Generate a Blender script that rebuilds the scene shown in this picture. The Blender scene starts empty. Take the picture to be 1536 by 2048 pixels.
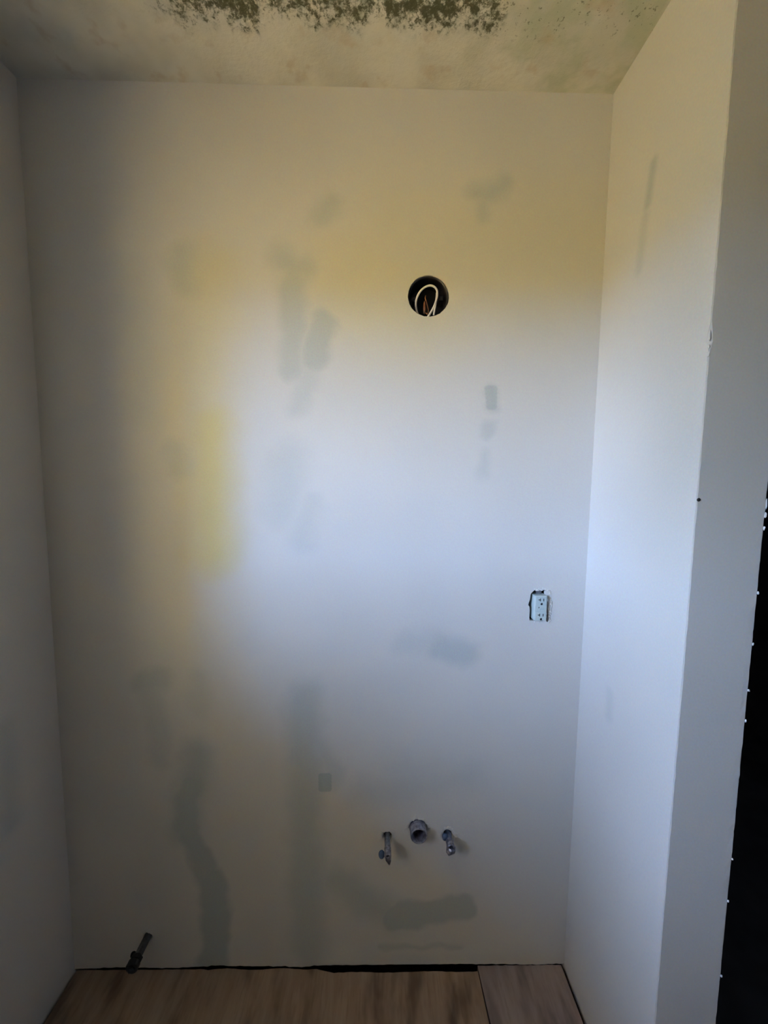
import bpy, bmesh, math, random
from mathutils import Vector, Matrix
from mathutils.geometry import tessellate_polygon

random.seed(7)
sc = bpy.context.scene
C = sc.collection

# ------------------------------------------------------------------ camera
H = 2.381            # ceiling height
XL, XR = -0.875, 0.566   # side walls of the niche
DEP = 0.319          # how far the right stub wall comes forward
TH = 0.131           # stub wall thickness
cam_d = bpy.data.cameras.new('camera')
cam_d.sensor_fit = 'VERTICAL'
cam_d.sensor_height = 24.0
cam_d.lens = 24.0 * 724.8 / 2048.0
cam_d.clip_start = 0.01
cam = bpy.data.objects.new('camera', cam_d)
C.objects.link(cam)
r_ = Vector((0.99984375, -0.014246, 0.01046513))
u_ = Vector((-0.00927245, 0.08135527, 0.99664203))
f_ = Vector((0.01504955, 0.99658335, -0.08121047))
M = Matrix.Identity(4)
for i in range(3):
    M[i][0], M[i][1], M[i][2] = r_[i], u_[i], -f_[i]
M.translation = Vector((0, -0.96, 1.427))
cam.matrix_world = M
sc.camera = cam

# ------------------------------------------------------------------ daylight: sky and sun
SKY = 74.0
SUN = 155.0
w = bpy.data.worlds.new('sky')
sc.world = w
w.use_nodes = True
wn, wl = w.node_tree.nodes, w.node_tree.links
wn.clear()
tc = wn.new('ShaderNodeTexCoord')
sep = wn.new('ShaderNodeSeparateXYZ')
wl.new(tc.outputs['Generated'], sep.inputs[0])
rmp = wn.new('ShaderNodeValToRGB')
rmp.color_ramp.elements[0].position = 0.0
rmp.color_ramp.elements[0].color = (0.51, 0.68, 1.03, 1)
rmp.color_ramp.elements[1].position = 0.7
rmp.color_ramp.elements[1].color = (0.11, 0.20, 0.44, 1)
wl.new(sep.outputs['Z'], rmp.inputs[0])
bg = wn.new('ShaderNodeBackground')
bg.inputs[1].default_value = SKY
wl.new(rmp.outputs[0], bg.inputs[0])
wo = wn.new('ShaderNodeOutputWorld')
wl.new(bg.outputs[0], wo.inputs[0])

sun_d = bpy.data.lights.new('sun', 'SUN')
sun_d.energy = SUN
sun_d.angle = math.radians(0.6)
sun_d.color = (1.0, 0.93, 0.82)
sun = bpy.data.objects.new('sun', sun_d)
C.objects.link(sun)
sun.location = (3, 6, 8)
sun.rotation_euler = Vector((0.10, -0.80, -0.58)).to_track_quat('-Z', 'Y').to_euler()

# window opening in the left wall (out of frame), lights the niche from the left
WY0, WY1, WZ0, WZ1 = -1.34, -0.70, 1.20, 1.92
WT = 0.16
por_d = bpy.data.lights.new('window_portal', 'AREA')
por_d.shape = 'RECTANGLE'
por_d.size = WY1 - WY0
por_d.size_y = WZ1 - WZ0
por_d.cycles.is_portal = True
por = bpy.data.objects.new('window_portal', por_d)
C.objects.link(por)
por.matrix_world = Matrix.Translation((XL - WT, (WY0 + WY1) / 2, (WZ0 + WZ1) / 2)) @ \
    Matrix(((0, 0, -1, 0), (1, 0, 0, 0), (0, 1, 0, 0), (0, 0, 0, 1)))

sc.view_settings.view_transform = 'Standard'
sc.view_settings.look = 'None'
sc.view_settings.gamma = 1.0
sc.view_settings.use_curve_mapping = False
sc.view_settings.exposure = 0.0
sc.cycles.use_denoising = True
sc.cycles.max_bounces = 4
sc.cycles.use_light_tree = False
sc.cycles.adaptive_threshold = 0.05
sc.cycles.adaptive_min_samples = 16
sc.cycles.diffuse_bounces = 4


# ------------------------------------------------------------------ helpers: scene graph
def link(name, bm, mat, parent=None, smooth=False, kind=None):
    me = bpy.data.meshes.new(name)
    bmesh.ops.recalc_face_normals(bm, faces=bm.faces[:])
    bm.to_mesh(me)
    bm.free()
    if smooth:
        for p in me.polygons:
            p.use_smooth = True
    me.materials.append(mat)
    o = bpy.data.objects.new(name, me)
    C.objects.link(o)
    if parent is not None:
        o.parent = parent
    if kind:
        o['kind'] = kind
    return o


def thing(name, label, cat, loc):
    o = bpy.data.objects.new(name, None)
    o.empty_display_size = 0.02
    C.objects.link(o)
    o.location = loc
    o['label'] = label
    o['category'] = cat
    return o


def box(bm, x0, x1, y0, y1, z0, z1):
    v = [bm.verts.new(p) for p in ((x0, y0, z0), (x1, y0, z0), (x1, y1, z0), (x0, y1, z0),
                                   (x0, y0, z1), (x1, y0, z1), (x1, y1, z1), (x0, y1, z1))]
    for f in ((3, 2, 1, 0), (4, 5, 6, 7), (0, 1, 5, 4), (1, 2, 6, 5), (2, 3, 7, 6), (3, 0, 4, 7)):
        bm.faces.new([v[i] for i in f])


def bevel_all(bm, w, seg=2):
    bmesh.ops.bevel(bm, geom=bm.edges[:], offset=w, segments=seg, affect='EDGES', profile=0.5)


def lathe(bm, prof, origin=(0, 0, 0), axis='Y', seg=24, close=False):
    """prof: list of (radius, distance along axis)."""
    rings = []
    o = Vector(origin)
    for (r, t) in prof:
        ring = []
        for k in range(seg):
            a = 2 * math.pi * k / seg
            c, s = r * math.cos(a), r * math.sin(a)
            p = {'Y': Vector((c, t, s)), 'Z': Vector((c, s, t)), 'X': Vector((t, c, s))}[axis]
            ring.append(bm.verts.new(o + p))
        rings.append(ring)
    pairs = list(zip(rings, rings[1:])) + ([(rings[-1], rings[0])] if close else [])
    for a, b in pairs:
        for k in range(seg):
            bm.faces.new((a[k], a[(k + 1) % seg], b[(k + 1) % seg], b[k]))
    if not close:
        bm.faces.new(rings[0])
        bm.faces.new(list(reversed(rings[-1])))


def catmull(pts, n=8):
    pts = [Vector(p) for p in pts]
    q = [pts[0] * 2 - pts[1]] + pts + [pts[-1] * 2 - pts[-2]]
    out = []
    for i in range(1, len(q) - 2):
        p0, p1, p2, p3 = q[i - 1:i + 3]
        for k in range(n):
            t = k / n
            out.append(0.5 * ((2 * p1) + (p2 - p0) * t + (2 * p0 - 5 * p1 + 4 * p2 - p3) * t * t
                              + (3 * p1 - p0 - 3 * p2 + p3) * t ** 3))
    out.append(pts[-1])
    return out


def tube(bm, pts, r, seg=10, n=8):
    path = catmull(pts, n)
    rings = []
    up = Vector((0.1, 1, 0.05)).normalized()
    for i, p in enumerate(path):
        d = (path[min(i + 1, len(path) - 1)] - path[max(i - 1, 0)]).normalized()
        a = d.cross(up).normalized()
        b = d.cross(a).normalized()
        rings.append([bm.verts.new(p + (a * math.cos(2 * math.pi * k / seg) + b * math.sin(2 * math.pi * k / seg)) * r)
                      for k in range(seg)])
    for a, b in zip(rings, rings[1:]):
        for k in range(seg):
            bm.faces.new((a[k], a[(k + 1) % seg], b[(k + 1) % seg], b[k]))
    bm.faces.new(rings[0])
    bm.faces.new(list(reversed(rings[-1])))


def slab(bm, loops, f3, t):
    """Plate with holes. loops: outline first, then holes, each a list of (u, v); f3(u, v, depth) -> 3D."""
    vs = [[Vector((p[0], p[1], 0)) for p in lp] for lp in loops]
    tris = tessellate_polygon(vs)
    flat = [p for lp in loops for p in lp]
    front = [bm.verts.new(f3(p[0], p[1], 0.0)) for p in flat]
    back = [bm.verts.new(f3(p[0], p[1], t)) for p in flat]
    for a, b, c in tris:
        try:
            bm.faces.new((front[a], front[b], front[c]))
            bm.faces.new((back[c], back[b], back[a]))
        except ValueError:
            pass
    k = 0
    for lp in loops:
        n = len(lp)
        for i in range(n):
            j = (i + 1) % n
            bm.faces.new((front[k + i], back[k + i], back[k + j], front[k + j]))
        k += n


# ------------------------------------------------------------------ helpers: materials
def new_mat(name):
    m = bpy.data.materials.new(name)
    m.use_nodes = True
    nt = m.node_tree
    return m, nt, nt.nodes['Principled BSDF']


def mixc(nt, fac, a, b, mode='MIX'):
    n = nt.nodes.new('ShaderNodeMix')
    n.data_type = 'RGBA'
    n.blend_type = mode
    for sock, val in ((n.inputs[0], fac), (n.inputs[6], a), (n.inputs[7], b)):
        if hasattr(val, 'is_output'):
            nt.links.new(val, sock)
        elif isinstance(val, tuple):
            sock.default_value = (*val, 1) if len(val) == 3 else val
        else:
            sock.default_value = val
    return n.outputs[2]


def math_(nt, op, a, b=0.0, c=None):
    n = nt.nodes.new('ShaderNodeMath')
    n.operation = op
    for sock, val in zip(n.inputs, (a, b) if c is None else (a, b, c)):
        if hasattr(val, 'is_output'):
            nt.links.new(val, sock)
        else:
            sock.default_value = val
    return n.outputs[0]


def noise(nt, vec, scale, detail=3.0, rough=0.5, dist=0.0):
    n = nt.nodes.new('ShaderNodeTexNoise')
    n.inputs['Scale'].default_value = scale
    n.inputs['Detail'].default_value = detail
    n.inputs['Roughness'].default_value = rough
    n.inputs['Distortion'].default_value = dist
    if vec is not None:
        nt.links.new(vec, n.inputs['Vector'])
    return n


def ramp(nt, fac, lo, hi, smooth=True):
    n = nt.nodes.new('ShaderNodeMapRange')
    n.interpolation_type = 'SMOOTHSTEP' if smooth else 'LINEAR'
    n.inputs['From Min'].default_value = lo
    n.inputs['From Max'].default_value = hi
    nt.links.new(fac, n.inputs['Value'])
    return n.outputs['Result']


def vscale(nt, vec, s):
    n = nt.nodes.new('ShaderNodeVectorMath')
    n.operation = 'MULTIPLY'
    nt.links.new(vec, n.inputs[0])
    n.inputs[1].default_value = s
    return n.outputs[0]


def bump(nt, bsdf, height, strength, dist=0.002):
    b = nt.nodes.new('ShaderNodeBump')
    b.inputs['Strength'].default_value = strength
    b.inputs['Distance'].default_value = dist
    nt.links.new(height, b.inputs['Height'])
    nt.links.new(b.outputs[0], bsdf.inputs['Normal'])


# capsule-shaped stain: full inside radius-soft of the segment A-B, gone at radius+soft
G = bpy.data.node_groups.new('tint_mask', 'ShaderNodeTree')
for nm, st in (('P', 'NodeSocketVector'), ('A', 'NodeSocketVector'), ('B', 'NodeSocketVector'),
               ('In', 'NodeSocketFloat'), ('Out', 'NodeSocketFloat'), ('Strength', 'NodeSocketFloat')):
    G.interface.new_socket(nm, in_out='INPUT', socket_type=st)
G.interface.new_socket('Mask', in_out='OUTPUT', socket_type='NodeSocketFloat')
gi, go = G.nodes.new('NodeGroupInput'), G.nodes.new('NodeGroupOutput')


def gv(op, a, b):
    n = G.nodes.new('ShaderNodeVectorMath')
    n.operation = op
    G.links.new(a, n.inputs[0])
    if b is not None:
        G.links.new(b, n.inputs[3] if op == 'SCALE' else n.inputs[1])
    return n


pa = gv('SUBTRACT', gi.outputs['P'], gi.outputs['A']).outputs[0]
ba = gv('SUBTRACT', gi.outputs['B'], gi.outputs['A']).outputs[0]
d1 = gv('DOT_PRODUCT', pa, ba).outputs['Value']
d2 = gv('DOT_PRODUCT', ba, ba).outputs['Value']
dv = G.nodes.new('ShaderNodeMath')
dv.operation = 'DIVIDE'
dv.use_clamp = True
G.links.new(d1, dv.inputs[0])
G.links.new(d2, dv.inputs[1])
sc_ = gv('SCALE', ba, dv.outputs[0]).outputs[0]
df = gv('SUBTRACT', pa, sc_).outputs[0]
ln = gv('LENGTH', df, None).outputs['Value']
mr = G.nodes.new('ShaderNodeMapRange')
mr.interpolation_type = 'SMOOTHSTEP'
G.links.new(ln, mr.inputs['Value'])
G.links.new(gi.outputs['Out'], mr.inputs['From Min'])
G.links.new(gi.outputs['In'], mr.inputs['From Max'])
ml = G.nodes.new('ShaderNodeMath')
ml.operation = 'MULTIPLY'
G.links.new(mr.outputs[0], ml.inputs[0])
G.links.new(gi.outputs['Strength'], ml.inputs[1])
G.links.new(ml.outputs[0], go.inputs['Mask'])


def tint_masks(nt, P, lst):
    acc = None
    for (a, b, rin, rout, s) in lst:
        n = nt.nodes.new('ShaderNodeGroup')
        n.node_tree = G
        nt.links.new(P, n.inputs['P'])
        n.inputs['A'].default_value = a
        n.inputs['B'].default_value = (b[0], b[1], b[2] + 1e-4)
        n.inputs['In'].default_value = rin
        n.inputs['Out'].default_value = rout
        n.inputs['Strength'].default_value = s
        acc = n.outputs[0] if acc is None else math_(nt, 'MAXIMUM', acc, n.outputs[0])
    return acc


def paint_mat(name, base, green=(), yellow=(), sharp=(), warp=0.035):
    """Old off-white wall paint, worn and skimmed unevenly; the green moisture board shows through in places."""
    m, nt, b = new_mat(name)
    geo = nt.nodes.new('ShaderNodeNewGeometry')
    pos = geo.outputs['Position']
    nz = noise(nt, pos, 9.0, 2.0, 0.6)
    off = nt.nodes.new('ShaderNodeVectorMath')
    off.operation = 'SUBTRACT'
    nt.links.new(nz.outputs['Color'], off.inputs[0])
    off.inputs[1].default_value = (0.5, 0.5, 0.5)
    off2 = vscale(nt, off.outputs[0], (warp * 2, 0, warp * 2))
    add = nt.nodes.new('ShaderNodeVectorMath')
    nt.links.new(pos, add.inputs[0])
    nt.links.new(off2, add.inputs[1])
    P = add.outputs[0]
    big = noise(nt, vscale(nt, pos, (1.0, 1.0, 0.6)), 2.6, 1.0, 0.5)
    col = mixc(nt, ramp(nt, big.outputs['Fac'], 0.3, 0.72), tuple(c * 0.93 for c in base), base)
    if yellow:  # yellowed paint, with some warm light painted in
        col = mixc(nt, tint_masks(nt, P, yellow), col, (0.62, 0.545, 0.26))
    if green:
        col = mixc(nt, tint_masks(nt, P, green), col, (0.33, 0.395, 0.395))
    if sharp:       # bare patches of board with a crisp knife edge
        col = mixc(nt, tint_masks(nt, pos, sharp), col, (0.33, 0.395, 0.395))
    fine = noise(nt, pos, 300.0, 0.0, 0.5)
    col = mixc(nt, 0.10, col, fine.outputs['Color'], 'OVERLAY')
    nt.links.new(col, b.inputs['Base Color'])
    b.inputs['Roughness'].default_value = 0.75
    b.inputs['Specular IOR Level'].default_value = 0.25
    med = noise(nt, pos, 75.0, 1.0, 0.6)
    bump(nt, b, med.outputs['Fac'], 0.25, 0.0015)
    return m


def plain(name, col, rough=0.5, metal=0.0, var=0.15, scale=60.0, bmp=0.0):
    m, nt, b = new_mat(name)
    tcn = nt.nodes.new('ShaderNodeTexCoord')
    nz = noise(nt, tcn.outputs['Object'], scale, 3.0, 0.6)
    c = mixc(nt, ramp(nt, nz.outputs['Fac'], 0.3, 0.7), tuple(x * (1 - var) for x in col), tuple(min(1, x * (1 + var)) for x in col))
    nt.links.new(c, b.inputs['Base Color'])
    b.inputs['Roughness'].default_value = rough
    b.inputs['Metallic'].default_value = metal
    if bmp:
        bump(nt, b, nz.outputs['Fac'], bmp, 0.001)
    return m


def S(x0, z0, x1, z1, rin, rout, s):
    return ((x0, 0, z0), (x1, 0, z1), rin, rout, s)


WALL = (0.66, 0.64, 0.60)
green_back = [
    S(.288, 1.665, .290, 1.625, .0, .032, .35), S(.285, 1.570, .285, 1.560, .004, .03, .28), S(.272, 1.50, .270, 1.46, .0, .035, .22),
    S(.235, 2.150, .300, 2.165, .0, .045, .42), S(.250, 2.145, .258, 2.085, .0, .032, .32),
    S(-.155, 2.085, -.120, 2.115, .0, .045, .34),
    S(-.245, 1.985, -.200, 1.970, .0, .060, .42), S(-.225, 1.96, -.225, 1.72, .01, .055, .42),
    S(-.150, 1.835, -.165, 1.74, .015, .050, .50), S(-.175, 1.74, -.205, 1.62, .0, .05, .26),
    S(-.500, 1.985, -.480, 1.925, .0, .060, .32), S(-.535, 1.50, -.52, 1.45, .0, .055, .26),
    S(.170, .975, .260, .960, .012, .060, .42), S(.08, .99, .15, .99, .0, .05, .22),
    S(-.640, .880, -.590, .880, .012, .05, .30), S(-.620, .86, -.600, .66, .01, .05, .22), S(-.49, .885, -.48, .80, .0, .05, .20),
    S(-.505, .66, -.535, .440, .0, .080, .52), S(-.515, .575, -.540, .460, .022, .055, .55), S(-.525, .430, -.475, .260, .020, .050, .58), S(-.465, .27, -.470, .02, .030, .060, .62),
    S(-.200, .830, -.195, .05, .010, .085, .46), S(-.195, .78, -.120, .60, .0, .05, .30),
    S(-.120, .280, .060, .160, .0, .085, .46), S(.060, .160, .250, .185, .034, .056, .56), S(.02, .068, .26, .066, .0, .018, .35),
    S(-.02, .545, .25, .59, .0, .09, .22),
    S(-.18, 1.36, -.20, 1.28, .0, .07, .22), S(-.235, 1.48, -.255, 1.36, .0, .09, .26), S(.05, .62, .20, .60, .0, .10, .15), S(-.62, 1.93, -.60, 1.60, .0, .09, .14),
]
yellow_stain_light = [  # partly yellowed paint, partly warm window light put into the colour
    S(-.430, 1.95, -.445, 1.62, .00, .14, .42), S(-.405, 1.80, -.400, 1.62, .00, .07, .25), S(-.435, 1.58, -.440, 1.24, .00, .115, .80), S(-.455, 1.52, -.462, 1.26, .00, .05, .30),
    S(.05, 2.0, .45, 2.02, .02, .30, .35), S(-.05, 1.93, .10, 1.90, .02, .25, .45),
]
sharp_back = [S(-.154, z, -.134, z, .007, .011, .62) for z in (.562, .572, .582, .592, .600)] + \
    [S(.281 + .0015 * k, 1.672 - .011 * k, .297, 1.672 - .011 * k, .006, .012, .40) for k in range(5)]
M_back = paint_mat('painted_drywall', WALL, green_back, yellow_stain_light, sharp_back)


def SR(y0, z0, y1, z1, rin, rout, s):
    return ((XR, y0, z0), (XR, y1, z1), rin, rout, s)


M_right = paint_mat('painted_drywall_right', WALL, [
    SR(-.155, 2.10, -.145, 2.02, .0, .020, .50), SR(-.14, 2.0, -.13, 1.90, .0, .022, .25),
    SR(-.125, .92, -.125, .86, .0, .025, .22)], warp=0.012)
M_left = paint_mat('painted_drywall_left', (0.72, 0.68, 0.62), [
    ((XL, -.14, .84), (XL, -.14, .60), .0, .05, .3)], warp=0.012)
M_room = plain('unpainted_room', (0.62, 0.54, 0.42), 0.9, 0, 0.1, 3.0)


def ceiling_mat():
    m, nt, b = new_mat('mouldy_ceiling')
    geo = nt.nodes.new('ShaderNodeNewGeometry')
    pos = geo.outputs['Position']
    sepn = nt.nodes.new('ShaderNodeSeparateXYZ')
    nt.links.new(pos, sepn.inputs[0])
    x, y = sepn.outputs[0], sepn.outputs[1]
    big = noise(nt, pos, 5.0, 3.0, 0.6)
    col = mixc(nt, ramp(nt, big.outputs['Fac'], 0.35, 0.68), (0.57, 0.55, 0.46), (0.72, 0.68, 0.57))
    gx = ramp(nt, x, 0.10, 0.35)
    gn = noise(nt, pos, 11.0, 3.0, 0.6)
    gm = math_(nt, 'MULTIPLY', gx, ramp(nt, gn.outputs['Fac'], 0.42, 0.62))
    col = mixc(nt, math_(nt, 'MULTIPLY', gm, 0.6), col, (0.42, 0.46, 0.32))
    bn = noise(nt, pos, 16.0, 3.0, 0.6)
    brown = math_(nt, 'MULTIPLY', ramp(nt, bn.outputs['Fac'], 0.55, 0.70), 0.4)
    col = mixc(nt, brown, col, (0.50, 0.38, 0.25))
    # mould bloom: edge wanders along x, begins about 0.11 m out from the back wall
    wn1 = noise(nt, vscale(nt, pos, (1, 0.25, 1)), 11.0, 4.0, 0.65)
    edge = math_(nt, 'ADD', y, math_(nt, 'MULTIPLY', math_(nt, 'SUBTRACT', wn1.outputs['Fac'], 0.5), 0.11))
    zx = math_(nt, 'MULTIPLY', ramp(nt, x, -0.50, -0.36), ramp(nt, x, 0.27, 0.20))
    zone = math_(nt, 'MULTIPLY', ramp(nt, edge, -0.100, -0.160), zx)
    grey = noise(nt, pos, 38.0, 3.0, 0.65)
    halo = math_(nt, 'MULTIPLY', ramp(nt, edge, -0.09, -0.135), zx)
    col = mixc(nt, math_(nt, 'MULTIPLY', halo, 0.55), col, (0.60, 0.59, 0.54))
    col = mixc(nt, math_(nt, 'MULTIPLY', zone, math_(nt, 'MULTIPLY', ramp(nt, grey.outputs['Fac'], 0.42, 0.60), 0.75)), col, (0.27, 0.30, 0.24))
    sp = noise(nt, pos, 85.0, 4.0, 0.75, 0.2)
    drk = math_(nt, 'ADD', math_(nt, 'MULTIPLY', sp.outputs['Fac'], 0.75), math_(nt, 'MULTIPLY', grey.outputs['Fac'], 0.35))
    drk = math_(nt, 'ADD', drk, math_(nt, 'MULTIPLY', zone, 0.14))
    spm2 = math_(nt, 'MULTIPLY', ramp(nt, drk, 0.575, 0.73), ramp(nt, zone, 0.02, 0.35))
    col = mixc(nt, math_(nt, 'MULTIPLY', spm2, 0.92), col, (0.070, 0.075, 0.038))
    spk = noise(nt, pos, 130.0, 2.0, 0.6)
    zone2 = math_(nt, 'MULTIPLY', ramp(nt, edge, -0.09, -0.15), ramp(nt, x, -0.52, -0.38))
    col = mixc(nt, math_(nt, 'MULTIPLY', math_(nt, 'MULTIPLY', ramp(nt, spk.outputs['Fac'], 0.60, 0.70), zone2), 0.7), col, (0.14, 0.135, 0.085))
    nt.links.new(col, b.inputs['Base Color'])
    b.inputs['Roughness'].default_value = 0.9
    b.inputs['Specular IOR Level'].default_value = 0.15
    hn = noise(nt, pos, 90.0, 5.0, 0.65)
    hh = math_(nt, 'ADD', hn.outputs['Fac'], math_(nt, 'MULTIPLY', math_(nt, 'MULTIPLY', zone, sp.outputs['Fac']), 2.0))
    bump(nt, b, hh, 0.5, 0.003)
    return m


M_ceil = ceiling_mat()


def wood_mat(name, a, b_, c, rot=(1.0, 0.12, 1.0)):
    m, nt, b = new_mat(name)
    geo = nt.nodes.new('ShaderNodeNewGeometry')
    pos = geo.outputs['Position']
    st = vscale(nt, pos, rot)
    g = noise(nt, st, 30.0, 4.0, 0.6, 0.8)
    g2 = noise(nt, st, 120.0, 3.0, 0.6)
    k = noise(nt, vscale(nt, pos, (1.0, 0.4, 1.0)), 13.0, 3.0, 0.6)
    col = mixc(nt, ramp(nt, g.outputs['Fac'], 0.3, 0.7), a, b_)
    col = mixc(nt, math_(nt, 'MULTIPLY', ramp(nt, g2.outputs['Fac'], 0.5, 0.75), 0.3), col, c)
    col = mixc(nt, math_(nt, 'MULTIPLY', ramp(nt, k.outputs['Fac'], 0.45, 0.72), 0.8), col, c)
    nt.links.new(col, b.inputs['Base Color'])
    b.inputs['Roughness'].default_value = 0.8
    b.inputs['Specular IOR Level'].default_value = 0.2
    bump(nt, b, g.outputs['Fac'], 0.4, 0.001)
    return m


M_ply = wood_mat('plywood', (0.29, 0.205, 0.14), (0.36, 0.27, 0.195), (0.14, 0.09, 0.06))
M_ply2 = wood_mat('plywood_grey', (0.28, 0.22, 0.20), (0.35, 0.285, 0.26), (0.15, 0.115, 0.11))
M_void = plain('dark_subfloor', (0.02, 0.017, 0.014), 0.95)
M_stud = wood_mat('stud_wood', (0.20, 0.12, 0.06), (0.28, 0.17, 0.09), (0.12, 0.07, 0.04), (1, 1, 0.06))
M_dark = plain('unlit_space', (0.07, 0.07, 0.08), 0.9, 0, 0.2, 4.0)  # dark colour stands in for the unlit space past the stub
M_plaster = plain('bare_plaster', (0.80, 0.79, 0.77), 0.9, 0, 0.08, 80, 0.5)
M_torn = plain('torn_plaster', (0.62, 0.58, 0.52), 0.95, 0, 0.2, 90, 0.5)
M_black = plain('black_plastic', (0.010, 0.009, 0.010), 0.5)
M_cable = plain('white_cable', (0.80, 0.72, 0.60), 0.5, 0, 0.06)
M_copper = plain('copper', (0.55, 0.23, 0.10), 0.35, 0.9, 0.2)
M_rust = plain('brown_connector', (0.10, 0.036, 0.016), 0.5, 0, 0.3)
M_outlet = plain('outlet_plastic', (0.50, 0.575, 0.545), 0.4, 0, 0.02)
M_slot = plain('outlet_slot', (0.006, 0.006, 0.008), 0.8)
M_steel = plain('strap_steel', (0.20, 0.21, 0.24), 0.5, 0.8, 0.2)
M_pipe = plain('tarnished_metal', (0.33, 0.32, 0.36), 0.42, 0.75, 0.35, 120, 0.4)
M_pipe_in = plain('pipe_inside', (0.05, 0.04, 0.045), 0.8)
M_chrome = plain('dull_chrome', (0.33, 0.36, 0.42), 0.35, 0.85, 0.25, 150, 0.3)
M_blue = plain('blue_grey_handle', (0.06, 0.095, 0.16), 0.5, 0.2, 0.25, 120)
M_valve_dark = plain('dark_valve', (0.035, 0.036, 0.036), 0.55, 0.4, 0.3)
M_old = plain('grimy_pipe', (0.085, 0.085, 0.082), 0.6, 0.2, 0.3, 90)
M_ground = plain('dry_ground', (0.46, 0.35, 0.16), 0.95, 0, 0.15, 0.6)
M_blocker = plain('sky_blocker_green', (0.06, 0.085, 0.03), 0.9, 0, 0.3, 2.0)  # dark green for the added sky-blocking clump
M_tan = plain('warm_bounce_tan', (0.72, 0.55, 0.24), 0.9, 0, 0.08, 1.5)  # for the unseen surfaces added to bounce warm light
M_added_eave = plain('added_eave_grey', (0.5, 0.47, 0.42), 0.8)  # for the unseen eave added over the window


# matte surfaces need no gloss layer: plain diffuse shading
for m_ in (M_back, M_right, M_left, M_room, M_ceil, M_ply, M_ply2, M_void, M_stud, M_dark, M_plaster, M_torn, M_ground, M_tan, M_added_eave, M_blocker):
    nt_ = m_.node_tree
    b_ = nt_.nodes['Principled BSDF']
    d_ = nt_.nodes.new('ShaderNodeBsdfDiffuse')
    for nm_, tgt in (('Base Color', 'Color'), ('Normal', 'Normal')):
        for l_ in list(b_.inputs[nm_].links):
            nt_.links.new(l_.from_socket, d_.inputs[tgt])
    nt_.links.new(d_.outputs[0], nt_.nodes['Material Output'].inputs[0])
    nt_.nodes.remove(b_)


# ================================================================== structure
def irregular(cx, cz, rx, rz, n=40, j=0.05, sq=2.0, seed=1):
    rnd = random.Random(seed)
    out = []
    for k in range(n):
        a = 2 * math.pi * k / n
        c, s = math.cos(a), math.sin(a)
        q = (abs(c) ** sq + abs(s) ** sq) ** (-1.0 / sq)
        jj = 1 + rnd.uniform(-j, j)
        out.append((cx + rx * c * q * jj, cz + rz * s * q * jj))
    return out


# back wall: one drywall sheet with its cut-outs and a ragged bottom edge
rnd = random.Random(3)
bottom = []
xs = [XL + (XR - XL) * k / 120 for k in range(121)]
for x in xs:
    z = 0.002 + 0.0016 * math.sin(x * 23) + rnd.uniform(-0.0012, 0.0012)
    if -0.49 < x < -0.30:
        z += 0.003
    if -0.26 < x < -0.19:
        z -= 0.004
    if -0.16 < x < 0.30:
        z = 0.0045 + rnd.uniform(-0.0006, 0.0006)
    bottom.append((x, z))
outline = bottom + [(XR, H), (XL, H)]
hole = irregular(.122, 1.900, .0525, .0505, 64, 0.012, 2.0, 4)
cut = [(.4165, 1.128), (.4215, 1.1345), (.427, 1.1395), (.431, 1.1365), (.437, 1.137), (.441, 1.139), (.446, 1.1365), (.452, 1.140),
       (.4590, 1.1385), (.4580, 1.131), (.4592, 1.124), (.4588, 1.116), (.4612, 1.1145), (.4645, 1.110), (.4668, 1.103), (.4672, 1.094), (.4660, 1.086), (.4675, 1.078),
       (.4690, 1.071), (.4682, 1.062), (.4688, 1.0505), (.4655, 1.0500), (.462, 1.0535), (.458, 1.0545), (.450, 1.0525), (.441, 1.0545), (.430, 1.0535),
       (.4165, 1.0545), (.4155, 1.066), (.4160, 1.083), (.4145, 1.093), (.4110, 1.098), (.4125, 1.105), (.4150, 1.112)]
ph1 = irregular(.121, .443, .0262, .0258, 26, 0.07, 2.0, 8)
ph2 = irregular(.034, .417, .014, .014, 16, 0.09, 2.0, 9)
ph3 = irregular(.207, .422, .015, .014, 16, 0.09, 2.0, 10)
ph4 = irregular(-.660, .103, .014, .014, 16, 0.09, 2.0, 11)
bm = bmesh.new()
slab(bm, [outline, hole, cut, ph1, ph2, ph3, ph4], lambda u, v, d: (u, d, v), 0.0127)
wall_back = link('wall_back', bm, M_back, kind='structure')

# raised rings of patching plaster around the cut-outs (part of the back wall)
def plaster_ring(cx, cz, r0, r1, seed, h=0.0025, n=36, j=0.22):
    rn = random.Random(seed)
    bm = bmesh.new()
    inn, mid, out = [], [], []
    for k in range(n):
        a = 2 * math.pi * k / n
        ri = r0 * (1 + rn.uniform(-0.08, 0.08))
        ro = r1 * (1 + rn.uniform(-j, j))
        rm = (ri + ro) / 2
        c, s = math.cos(a), math.sin(a)
        inn.append(bm.verts.new((cx + ri * c, 0.003, cz + ri * s)))
        mid.append(bm.verts.new((cx + rm * c, -h * rn.uniform(0.5, 1.2), cz + rm * s)))
        out.append(bm.verts.new((cx + ro * c, 0.0008, cz + ro * s)))
    for k in range(n):
        q = (k + 1) % n
        bm.faces.new((inn[k], inn[q], mid[q], mid[k]))
        bm.faces.new((mid[k], mid[q], out[q], out[k]))
    return link('plaster_ring', bm, M_back, wall_back, smooth=True)


plaster_ring(.121, .443, .0245, .034, 21, 0.003)
plaster_ring(.034, .417, .012, .024, 22, 0.003)
plaster_ring(.207, .422, .012, .026, 23, 0.003)
plaster_ring(-.660, .103, .012, .018, 24, 0.002)

# torn plaster edge on the right of the outlet cut-out
rn = random.Random(31)


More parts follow.
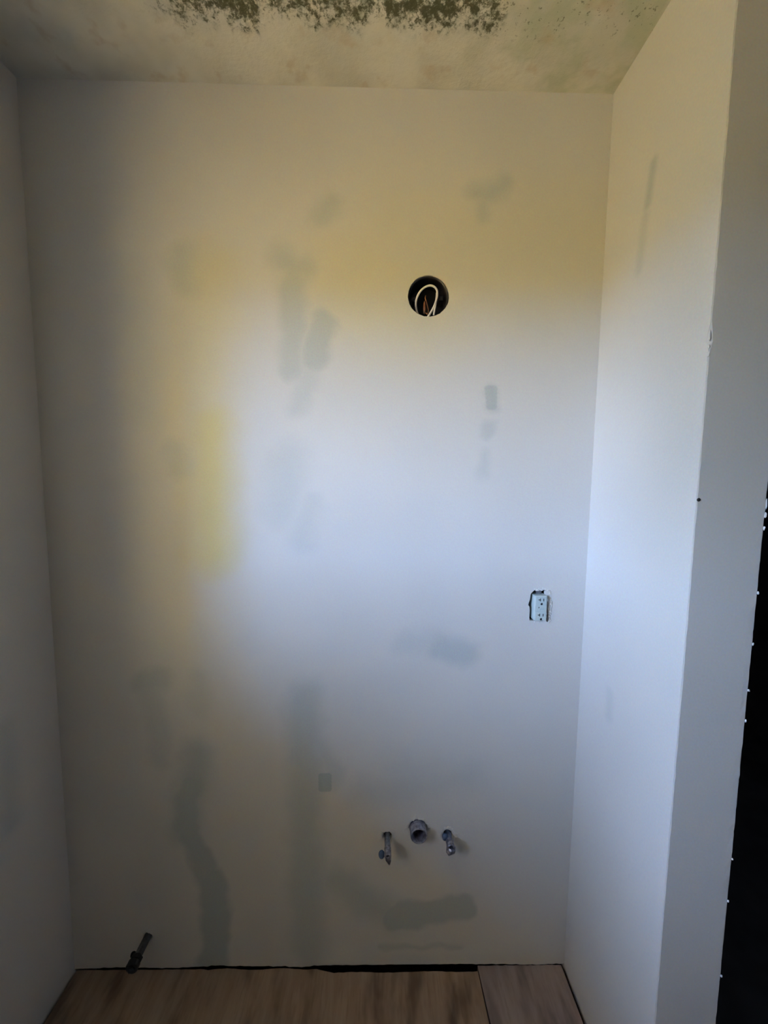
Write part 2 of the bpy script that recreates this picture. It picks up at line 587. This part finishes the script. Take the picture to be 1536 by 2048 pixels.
def crumb(xx, zz, rx, rz, hh, mat):
    bm = bmesh.new()
    n = 8
    ring = [bm.verts.new((xx + rx * rn.uniform(.6, 1.2) * math.cos(2 * math.pi * q / n), 0.0008, zz + rz * rn.uniform(.6, 1.2) * math.sin(2 * math.pi * q / n)))
            for q in range(n)]
    mid = [bm.verts.new((xx + rx * .55 * rn.uniform(.6, 1.2) * math.cos(2 * math.pi * q / n), -hh * rn.uniform(.5, 1), zz + rz * .55 * rn.uniform(.6, 1.2) * math.sin(2 * math.pi * q / n)))
           for q in range(n)]
    for q in range(n):
        bm.faces.new((ring[q], ring[(q + 1) % n], mid[(q + 1) % n], mid[q]))
    bm.faces.new(mid)
    return link('plaster_crumb', bm, mat, wall_back)


for k in range(16):       # torn band right of the gap
    zz = 1.050 + 0.086 * k / 15 + rn.uniform(-.002, .002)
    crumb(.4715 + rn.uniform(-.0015, .005) - (.006 if zz > 1.115 else 0), zz, rn.uniform(.0025, .006), rn.uniform(.003, .007), rn.uniform(.001, .003), M_torn)
for zz, rx in ((1.112, .0035), (1.103, .0028), (1.094, .0022), (1.083, .0022), (1.073, .0030), (1.065, .0036), (1.057, .0030)):   # lumps left on the device side
    bm = bmesh.new()
    bmesh.ops.create_icosphere(bm, subdivisions=2, radius=1.0)
    for v in bm.verts:
        kk = rn.uniform(.8, 1.15)
        v.co = Vector((.4600 + v.co.x * rx * kk, .001 + v.co.y * .0045 * kk, zz + v.co.z * .0058 * kk))
    link('plaster_crumb', bm, M_plaster, wall_back)
for (xx, zz) in ((.427, 1.1425), (.4335, 1.1405), (.4385, 1.144), (.4445, 1.141), (.449, 1.1445), (.456, 1.142), (.463, 1.139),
                 (.431, 1.0505), (.442, 1.0495), (.452, 1.0485), (.460, 1.049)):
    bm = bmesh.new()
    ring = [bm.verts.new((xx + rn.uniform(.001, .0032) * math.cos(a), 0.0006, zz + rn.uniform(.001, .003) * math.sin(a)))
            for a in [2 * math.pi * q / 6 for q in range(6)]]
    top = bm.verts.new((xx, -rn.uniform(.001, .0025), zz))
    for q in range(6):
        bm.faces.new((ring[q], ring[(q + 1) % 6], top))
    link('plaster_crumb', bm, M_plaster, wall_back)

# stud cavity behind the drywall
bm = bmesh.new()
box(bm, XL - WT, XR + TH, 0.105, 0.125, -0.20, H + 0.15)
link('wall_sheathing', bm, M_stud, kind='structure')
bm = bmesh.new()
box(bm, 0.19, 0.228, 0.0135, 0.102, 0.0, H)
link('trim_1', bm, M_stud, kind='structure')['label'] = 'wooden stud inside the back wall'

# left wall with the window opening
YB = -2.35      # rear of the room
bm = bmesh.new()
x0, x1 = XL - WT, XL
box(bm, x0, x1, WY1, 0.105, -0.20, H + 0.15)
box(bm, x0, x1, YB, WY0, -0.20, H + 0.15)
box(bm, x0, x1, WY0, WY1, -0.20, WZ0)
box(bm, x0, x1, WY0, WY1, WZ1, H + 0.15)
link('wall_left', bm, M_left, kind='structure')

# window frame set at the outer face
bm = bmesh.new()
fo = 0.035
fx0, fx1 = XL - WT + 0.005, XL - WT + 0.045
box(bm, fx0, fx1, WY0, WY0 + fo, WZ0, WZ1)
box(bm, fx0, fx1, WY1 - fo, WY1, WZ0, WZ1)
box(bm, fx0, fx1, WY0 + fo, WY1 - fo, WZ0, WZ0 + fo)
box(bm, fx0, fx1, WY0 + fo, WY1 - fo, WZ1 - fo, WZ1)
link('window_1', bm, plain('white_frame', (0.75, 0.75, 0.74), 0.5), kind='structure')

# right stub wall: front corner slightly ragged where the corner bead is chipped
rnd = random.Random(12)
bm = bmesh.new()
N = 150
cols = []
for k in range(N + 1):
    z = -0.02 + (H + 0.02) * k / N
    jx = rnd.uniform(-0.0007, 0.0007)
    jy = rnd.uniform(-0.0006, 0.0006)
    chip = 0.0
    if 1.662 < z < 1.70:
        chip = 0.0055 * (0.4 + 0.6 * rnd.random())
    lean = 0.004 * (1 - abs(2 * z / H - 1)) * 0.0
    row = [(XR, 0.0), (XR + .0030, -DEP + .016), (XR + .0035 + jx * .3, -DEP + .0012 + chip + jy), (XR + .0035 + 0.0022 + chip * .8 + jx, -DEP + jy * .4),
           (XR + .018, -DEP), (XR + TH - .012, -DEP), (XR + TH - 0.0015 + jx * 1.2, -DEP + jy), (XR + TH, -DEP + .0015 + jx), (XR + TH, 1.2), (XR, 1.2)]
    cols.append([bm.verts.new((x, y, z)) for x, y in row])
for a, b in zip(cols, cols[1:]):
    for i in range(len(a)):
        j = (i + 1) % len(a)
        bm.faces.new((a[i], a[j], b[j], b[i]))
bm.faces.new(cols[0])
bm.faces.new(list(reversed(cols[-1])))
wall_right = link('wall_right', bm, M_right, kind='structure')


def flake(p, s, seed, mat, parent):
    rn = random.Random(seed)
    bm = bmesh.new()
    bmesh.ops.create_icosphere(bm, subdivisions=1, radius=1.0)
    for v in bm.verts:
        k = rn.uniform(0.65, 1.25)
        v.co = Vector((p[0] + v.co.x * s[0] * k, p[1] + v.co.y * s[1] * k, p[2] + v.co.z * s[2] * k))
    return link('paint_chip', bm, mat, parent)


EX, EY = XR + TH, -DEP
for i, (z, a, b) in enumerate(((1.395, .0018, .010), (1.375, .0022, .006), (1.352, .0016, .004), (1.232, .0016, .003), (1.135, .0018, .003),
                               (1.045, .0022, .003), (.985, .0012, .003), (.70, .0012, .003), (.61, .0016, .003), (.445, .0026, .003),
                               (.31, .0012, .003))):
    flake((EX + .0006, EY, z), (a, .0016, b), 50 + i, M_plaster, wall_right)
for i, (z, a, b) in enumerate(((1.685, .0020, .010), (1.668, .0022, .004), (1.655, .0016, .007))):
    flake((XR + .0045, EY + .001, z), (a, .0022, b), 80 + i, M_right, wall_right)
bm = bmesh.new()
lathe(bm, [(0.0035, 0), (0.0030, -0.0012), (0.0012, -0.0016)], (XR + .0075, EY + .0003, 1.402), 'Y', 10)
link('nail_head', bm, M_valve_dark, wall_right)

# ceiling
bm = bmesh.new()
box(bm, XL - 0.0, 2.2, YB, 1.2, H, H + 0.10)
link('ceiling', bm, M_ceil, kind='structure')

# floor: subfloor void and two plywood sheets
bm = bmesh.new()
box(bm, XL, 2.2, YB, 1.2, -0.16, -0.11)
floor = link('floor', bm, M_void, kind='structure')


def sheet(pts, mat):
    bm = bmesh.new()
    slab(bm, [pts], lambda u, v, d: (u, v, -d), 0.019)
    return link('plywood_sheet', bm, mat, floor)


rnd = random.Random(5)
back = []
for k in range(90):
    x = XL + 0.008 + (0.3035 - XL - 0.008) * k / 89
    if x < -0.49:
        y = -0.003
    elif x < -0.165:
        y = -0.004 + 0.002 * math.sin(x * 40)
    elif x < -0.12:
        y = -0.006 - 0.008 * (x + .165) / .045
    else:
        y = -0.0135 - 0.001 * math.sin(x * 30)
    back.append((x, y + rnd.uniform(-.0005, .0005)))
sheet([(XL + .010, -1.22), (0.3045, -1.22), (0.3035, -0.60), (0.3060, -0.118)] + list(reversed(back)), M_ply)
back2 = [(0.3065 + (XR - 0.0100 - 0.3065) * k / 30, -0.001 + rnd.uniform(-.0006, .0006)) for k in range(31)]
sheet([(0.3095, -0.118), (0.3065, -0.60), (0.3068, -1.22), (2.19, -1.22), (2.19, -DEP - .004), (XR - .0085, -DEP - .004)] + list(reversed(back2)), M_ply2)
sheet([(XL + .001, YB + .002), (2.19, YB + .002), (2.19, -1.224), (XL + .001, -1.224)], M_ply)

# rest of the room behind the camera and the closet past the stub wall, its unlit darkness put into the colour
bm = bmesh.new()
box(bm, XL - WT, 2.35, YB - 0.12, YB, -0.20, H + 0.15)
link('wall_rear', bm, M_room, kind='structure')
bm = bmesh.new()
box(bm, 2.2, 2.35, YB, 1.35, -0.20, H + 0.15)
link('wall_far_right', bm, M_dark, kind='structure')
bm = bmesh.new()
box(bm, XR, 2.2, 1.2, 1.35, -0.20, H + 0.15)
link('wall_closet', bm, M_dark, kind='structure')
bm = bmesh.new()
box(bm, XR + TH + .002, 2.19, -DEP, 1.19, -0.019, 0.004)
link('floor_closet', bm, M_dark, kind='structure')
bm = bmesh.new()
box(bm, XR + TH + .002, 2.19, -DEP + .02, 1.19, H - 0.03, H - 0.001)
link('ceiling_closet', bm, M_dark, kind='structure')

# outdoors
bm = bmesh.new()
box(bm, -60, XL - WT, -60, 60, -0.75, -0.65)
link('ground_outside', bm, M_ground, kind='structure')
bm = bmesh.new()
box(bm, XL - WT - 1.15, XL - WT, YB - .5, 2.0, H + 0.0, H + 0.12)
link('added_eave', bm, M_added_eave, kind='structure')  # unseen eave, lengthened to cut the high sky and direct sun

bm = bmesh.new()
box(bm, -2.75, -1.35, -9.0, -4.4, -0.65, 4.6)
link('warm_bounce_block', bm, M_tan, kind='structure')  # unseen block, added to send warm sunlight in through the window
bm = bmesh.new()
box(bm, -14.0, -2.76, -4.65, -4.4, -0.65, 1.25)
link('warm_bounce_wall', bm, M_tan, kind='structure')  # unseen low wall, added to bounce warm sun onto the upper back wall
bm = bmesh.new()
rnd = random.Random(77)
for k in range(9):
    az = math.radians(16 + 10 * rnd.random())
    dd = 6.4 + 0.5 * rnd.random()
    m4 = Matrix.Translation((XL - WT - dd * math.cos(az), -1.0 - dd * math.sin(az), 0.1 + 3.2 * k / 8)) @ Matrix.Diagonal((.42, .42, .55, 1))
    bmesh.ops.create_icosphere(bm, subdivisions=3, radius=1.0, matrix=m4)
link('sky_blocker', bm, M_blocker, smooth=True, kind='structure')  # unseen leafy clump, added to hold sky light off the right wall

# ================================================================== objects
# --- round ceiling-fixture box with its cable
T = thing('electrical_box', 'round black electrical box recessed in a hole high on the back wall', 'electrical box', (.122, 0.014, 1.900))
T.location = (0, 0, 0)
bm = bmesh.new()
lathe(bm, [(.050, .0125), (.0505, .004), (.049, .004), (.0475, .0125), (.0465, .060), (.0490, .062)], (.122, 0, 1.900), 'Y', 48, True)
link('box_shell', bm, M_black, T, smooth=True)
bm = bmesh.new()
lathe(bm, [(.0475, .058), (.0475, .0615)], (.122, 0, 1.900), 'Y', 40)
link('back_plate', bm, M_black, T)
for (dx, dz) in ((-.034, .0), (.034, .004)):
    bm = bmesh.new()
    box(bm, .122 + dx - .006, .122 + dx + .006, .016, .050, 1.900 + dz - .006, 1.900 + dz + .006)
    bevel_all(bm, .0015)
    so = link('screw_post', bm, M_black, T)
    bm = bmesh.new()
    lathe(bm, [(.0022, .0165), (.0022, .0145)], (.122 + dx, 0, 1.900 + dz), 'Y', 10)
    link('screw', bm, M_valve_dark, so)
T['label'] = 'round black electrical box recessed in a hole high on the back wall'

T = thing('electrical_cable', 'off-white cable loop inside the round hole in the back wall', 'cable', (0, 0, 0))
bm = bmesh.new()
tube(bm, [(.118, .030, 1.852), (.103, .026, 1.858), (.0935, .020, 1.875), (.0915, .014, 1.893), (.0985, .009, 1.911), (.111, .006, 1.923),
          (.127, .004, 1.9275), (.1405, .004, 1.921), (.1450, .006, 1.908), (.1400, .008, 1.885), (.130, .010, 1.865), (.122, .013, 1.8535)], .0027, 10)
link('sheath', bm, M_cable, T, smooth=True)
bm = bmesh.new()
tube(bm, [(.1440, .010, 1.913), (.1432, .009, 1.900), (.1405, .008, 1.880), (.1370, .007, 1.8565)], .0024, 10)
link('sheath', bm, M_cable, T, smooth=True)
bm = bmesh.new()
lathe(bm, [(.0015, -.018), (.0036, -.016), (.0044, -.006), (.0034, .004), (.0028, .010), (.0016, .014)], (.1160, .030, 1.888), 'Z', 10)
o = link('wire_connector', bm, M_rust, T, smooth=True)
o['label'] = 'reddish-brown twisted wire connector'
bm = bmesh.new()
tube(bm, [(.118, .020, 1.868), (.1225, .018, 1.864), (.1245, .017, 1.872), (.1225, .018, 1.882), (.1195, .022, 1.896), (.1165, .022, 1.905), (.1175, .022, 1.912)], .0012, 8)
o = link('ground_wire', bm, M_copper, T, smooth=True)
o['label'] = 'bare copper wire end'

# --- duplex outlet without cover plate
T = thing('wall_outlet', 'uncovered duplex wall outlet in a ragged cut-out on the back wall', 'outlet', (0, 0, 0))
YF = -0.0105
bm = bmesh.new()
box(bm, .4235, .4585, YF, .030, 1.0575, 1.1265)
bmesh.ops.bevel(bm, geom=[e for e in bm.edges if abs(e.verts[0].co.y - YF) < 1e-6 or abs(e.verts[1].co.y - YF) < 1e-6], offset=.0028, segments=3, affect='EDGES', profile=.5)
body = link('outlet_body', bm, M_outlet, T)
bm = bmesh.new()
box(bm, .4340, .4490, .0085, .0105, 1.050, 1.1360)
link('mounting_strap', bm, M_steel, T)
bm = bmesh.new()
box(bm, .4130, .4760, .0445, .0470, 1.046, 1.142)
box(bm, .4130, .4150, .0132, .0445, 1.046, 1.142)
box(bm, .4740, .4760, .0132, .0445, 1.046, 1.142)
box(bm, .4130, .4760, .0132, .0445, 1.140, 1.142)
box(bm, .4130, .4760, .0132, .0445, 1.046, 1.048)
link('junction_box', bm, M_black, T)
for zc in (1.1155, 1.0735):
    bm = bmesh.new()
    # raised receptacle face
    box(bm, .4265, .4555, YF - .0007, YF + .001, zc - .0155, zc + .0095)
    bevel_all(bm, .0006, 1)
    fc = link('receptacle_face', bm, M_outlet, T)
    bm = bmesh.new()
    box(bm, .4376, .4394, YF - .0011, YF, zc - .0036, zc + .0040)
    box(bm, .4336, .4376, YF - .0011, YF, zc - .0007, zc + .0013)
    link('slot', bm, M_slot, fc)
    bm = bmesh.new()
    box(bm, .4470, .4487, YF - .0011, YF, zc - .0036, zc + .0036)
    link('slot', bm, M_slot, fc)
    bm = bmesh.new()
    v = []
    pts = [(.0030 * math.cos(a), .0030 * math.sin(a)) for a in [math.pi + math.pi * k / 8 for k in range(9)]]
    pts = [(-.0030, .0002), *pts, (.0030, .0002), (.0018, .0030), (-.0006, .0030)]
    slab(bm, [[(.4425 + p, zc - .0112 + q) for p, q in pts]], lambda u, v, d: (u, YF - .0011 + d, v), .001)
    link('ground_slot', bm, M_slot, fc)
bm = bmesh.new()
box(bm, .4352, .4366, YF - .0009, YF + .001, 1.0925, 1.0960)
link('indicator', bm, M_slot, T)
for (zz) in (1.0915, 1.0865):
    bm = bmesh.new()
    box(bm, .4375, .4505, YF - .0010, YF + .001, zz - .0016, zz + .0022)
    bevel_all(bm, .0005, 1)
    link('test_button', bm, M_outlet, T)

# --- drain stub
T = thing('drain_pipe', 'open-ended grey drain pipe stub between the two shutoff valves', 'pipe', (0, 0, 0))
bm = bmesh.new()
lathe(bm, [(.0185, .060), (.0235, .060), (.0235, -.026), (.0225, -.0275), (.0200, -.0275), (.0190, -.026), (.0185, .02)], (.121, 0, .443), 'Y', 36, True)
link('pipe', bm, M_pipe, T, smooth=True)
bm = bmesh.new()
lathe(bm, [(.0184, .020), (.0184, .018)], (.121, 0, .443), 'Y', 24)
link('bore_shade_disc', bm, M_pipe_in, T)  # dark disc painting the shade inside the open pipe
bm = bmesh.new()
lathe(bm, [(.0236, .001), (.0243, -.002), (.0242, -.004), (.0236, -.0055), (.0230, -.002)], (.121, 0, .443), 'Y', 30, True)
link('collar', bm, M_pipe, T, smooth=True)


def valve(name, label, base, L, r, handle, outlet, body, mats):
    """Angle stop: stub pipe out of the wall, body with open bore, oval handle on a stem, tapered outlet nut hanging below."""
    T = thing(name, label, 'valve', (0, 0, 0))
    mp, mb, mh = mats
    bx, bz = base
    br, bl = body
    bm = bmesh.new()
    lathe(bm, [(r, .050), (r, -L + .002)], (bx, 0, bz), 'Y', 20)
    link('stub_pipe', bm, mp, T)
    bm = bmesh.new()
    lathe(bm, [(r * 1.02, -L + .014), (br * .98, -L + .012), (br * .98, -L + .003), (r * 1.02, -L + .001)], (bx, 0, bz), 'Y', 6)
    link('compression_nut', bm, mb, T)
    bm = bmesh.new()
    lathe(bm, [(br * .8, -L + .002), (br, -L), (br, -L - bl), (br * .9, -L - bl - .0015), (br * .62, -L - bl - .0015), (br * .58, -L - bl + .004)], (bx, 0, bz), 'Y', 20)
    vb = link('valve_body', bm, mb, T)
    bm = bmesh.new()
    lathe(bm, [(br * .57, -L - bl + .0036), (br * .57, -L - bl + .0030)], (bx, 0, bz), 'Y', 16)
    link('bore', bm, M_slot, vb)
    hx, hy, hz, ha, hb = handle
    bm = bmesh.new()
    bmesh.ops.create_uvsphere(bm, u_segments=16, v_segments=10, radius=1.0)
    for v in bm.verts:
        v.co = Vector((bx + hx + v.co.x * ha, -L + hy + v.co.y * hb * .8, bz + hz + v.co.z * hb * (1 + .12 * math.cos(3 * math.atan2(v.co.y, v.co.z)))))
    hd = link('handle', bm, mh, T, smooth=True)
    bm = bmesh.new()
    tube(bm, [(bx, -L + hy * .9, bz), (bx + hx * .5, -L + hy, bz + hz * .5), (bx + hx, -L + hy, bz + hz)], r * .5, 8, 4)
    link('stem', bm, mb, hd, smooth=True)
    ox, oz, ow, oh, tx = outlet
    bm = bmesh.new()
    rings = []
    for (k, t) in ((.75, .004), (1.0, .0), (1.0, -.40), (.80, -.55), (.22, -1.0)):
        tt = t if t > 0 else t * oh
        rings.append([bm.verts.new((bx + ox + tx * (-tt / oh if tt < 0 else 0) + ow * k * math.cos(math.pi / 3 * q + .3), -L - bl * .5 + ow * k * .9 * math.sin(math.pi / 3 * q + .3), bz + oz + tt)) for q in range(6)])
    for a, b in zip(rings, rings[1:]):
        for q in range(6):
            bm.faces.new((a[q], a[(q + 1) % 6], b[(q + 1) % 6], b[q]))
    bm.faces.new(rings[0])
    bm.faces.new(rings[-1])
    link('outlet_nut', bm, mb, T)
    return T


GREY = (M_chrome, M_pipe, M_blue)
DARK = (M_old, M_valve_dark, M_slot)
valve('shutoff_valve', 'grey shutoff valve stub with blue-grey knob left of the drain pipe', (.034, .417), .046, .0082,
      (-.0170, -.004, -.002, .0085, .0105), (.0005, -.006, .0088, .024, .004), (.0095, .012), GREY)
valve('shutoff_valve', 'short grey shutoff valve stub right of the drain pipe', (.209, .421), .030, .0080,
      (-.0115, .020, .003, .0085, .0100), (.002, -.004, .0135, .022, -.006), (.0115, .010), GREY)
valve('shutoff_valve', 'dark valve stub low on the wall just above the plywood floor', (-.660, .103), .058, .0105,
      (-.0145, .018, -.001, .0075, .0085), (-.002, -.002, .0135, .013, .0), (.0165, .011), DARK)
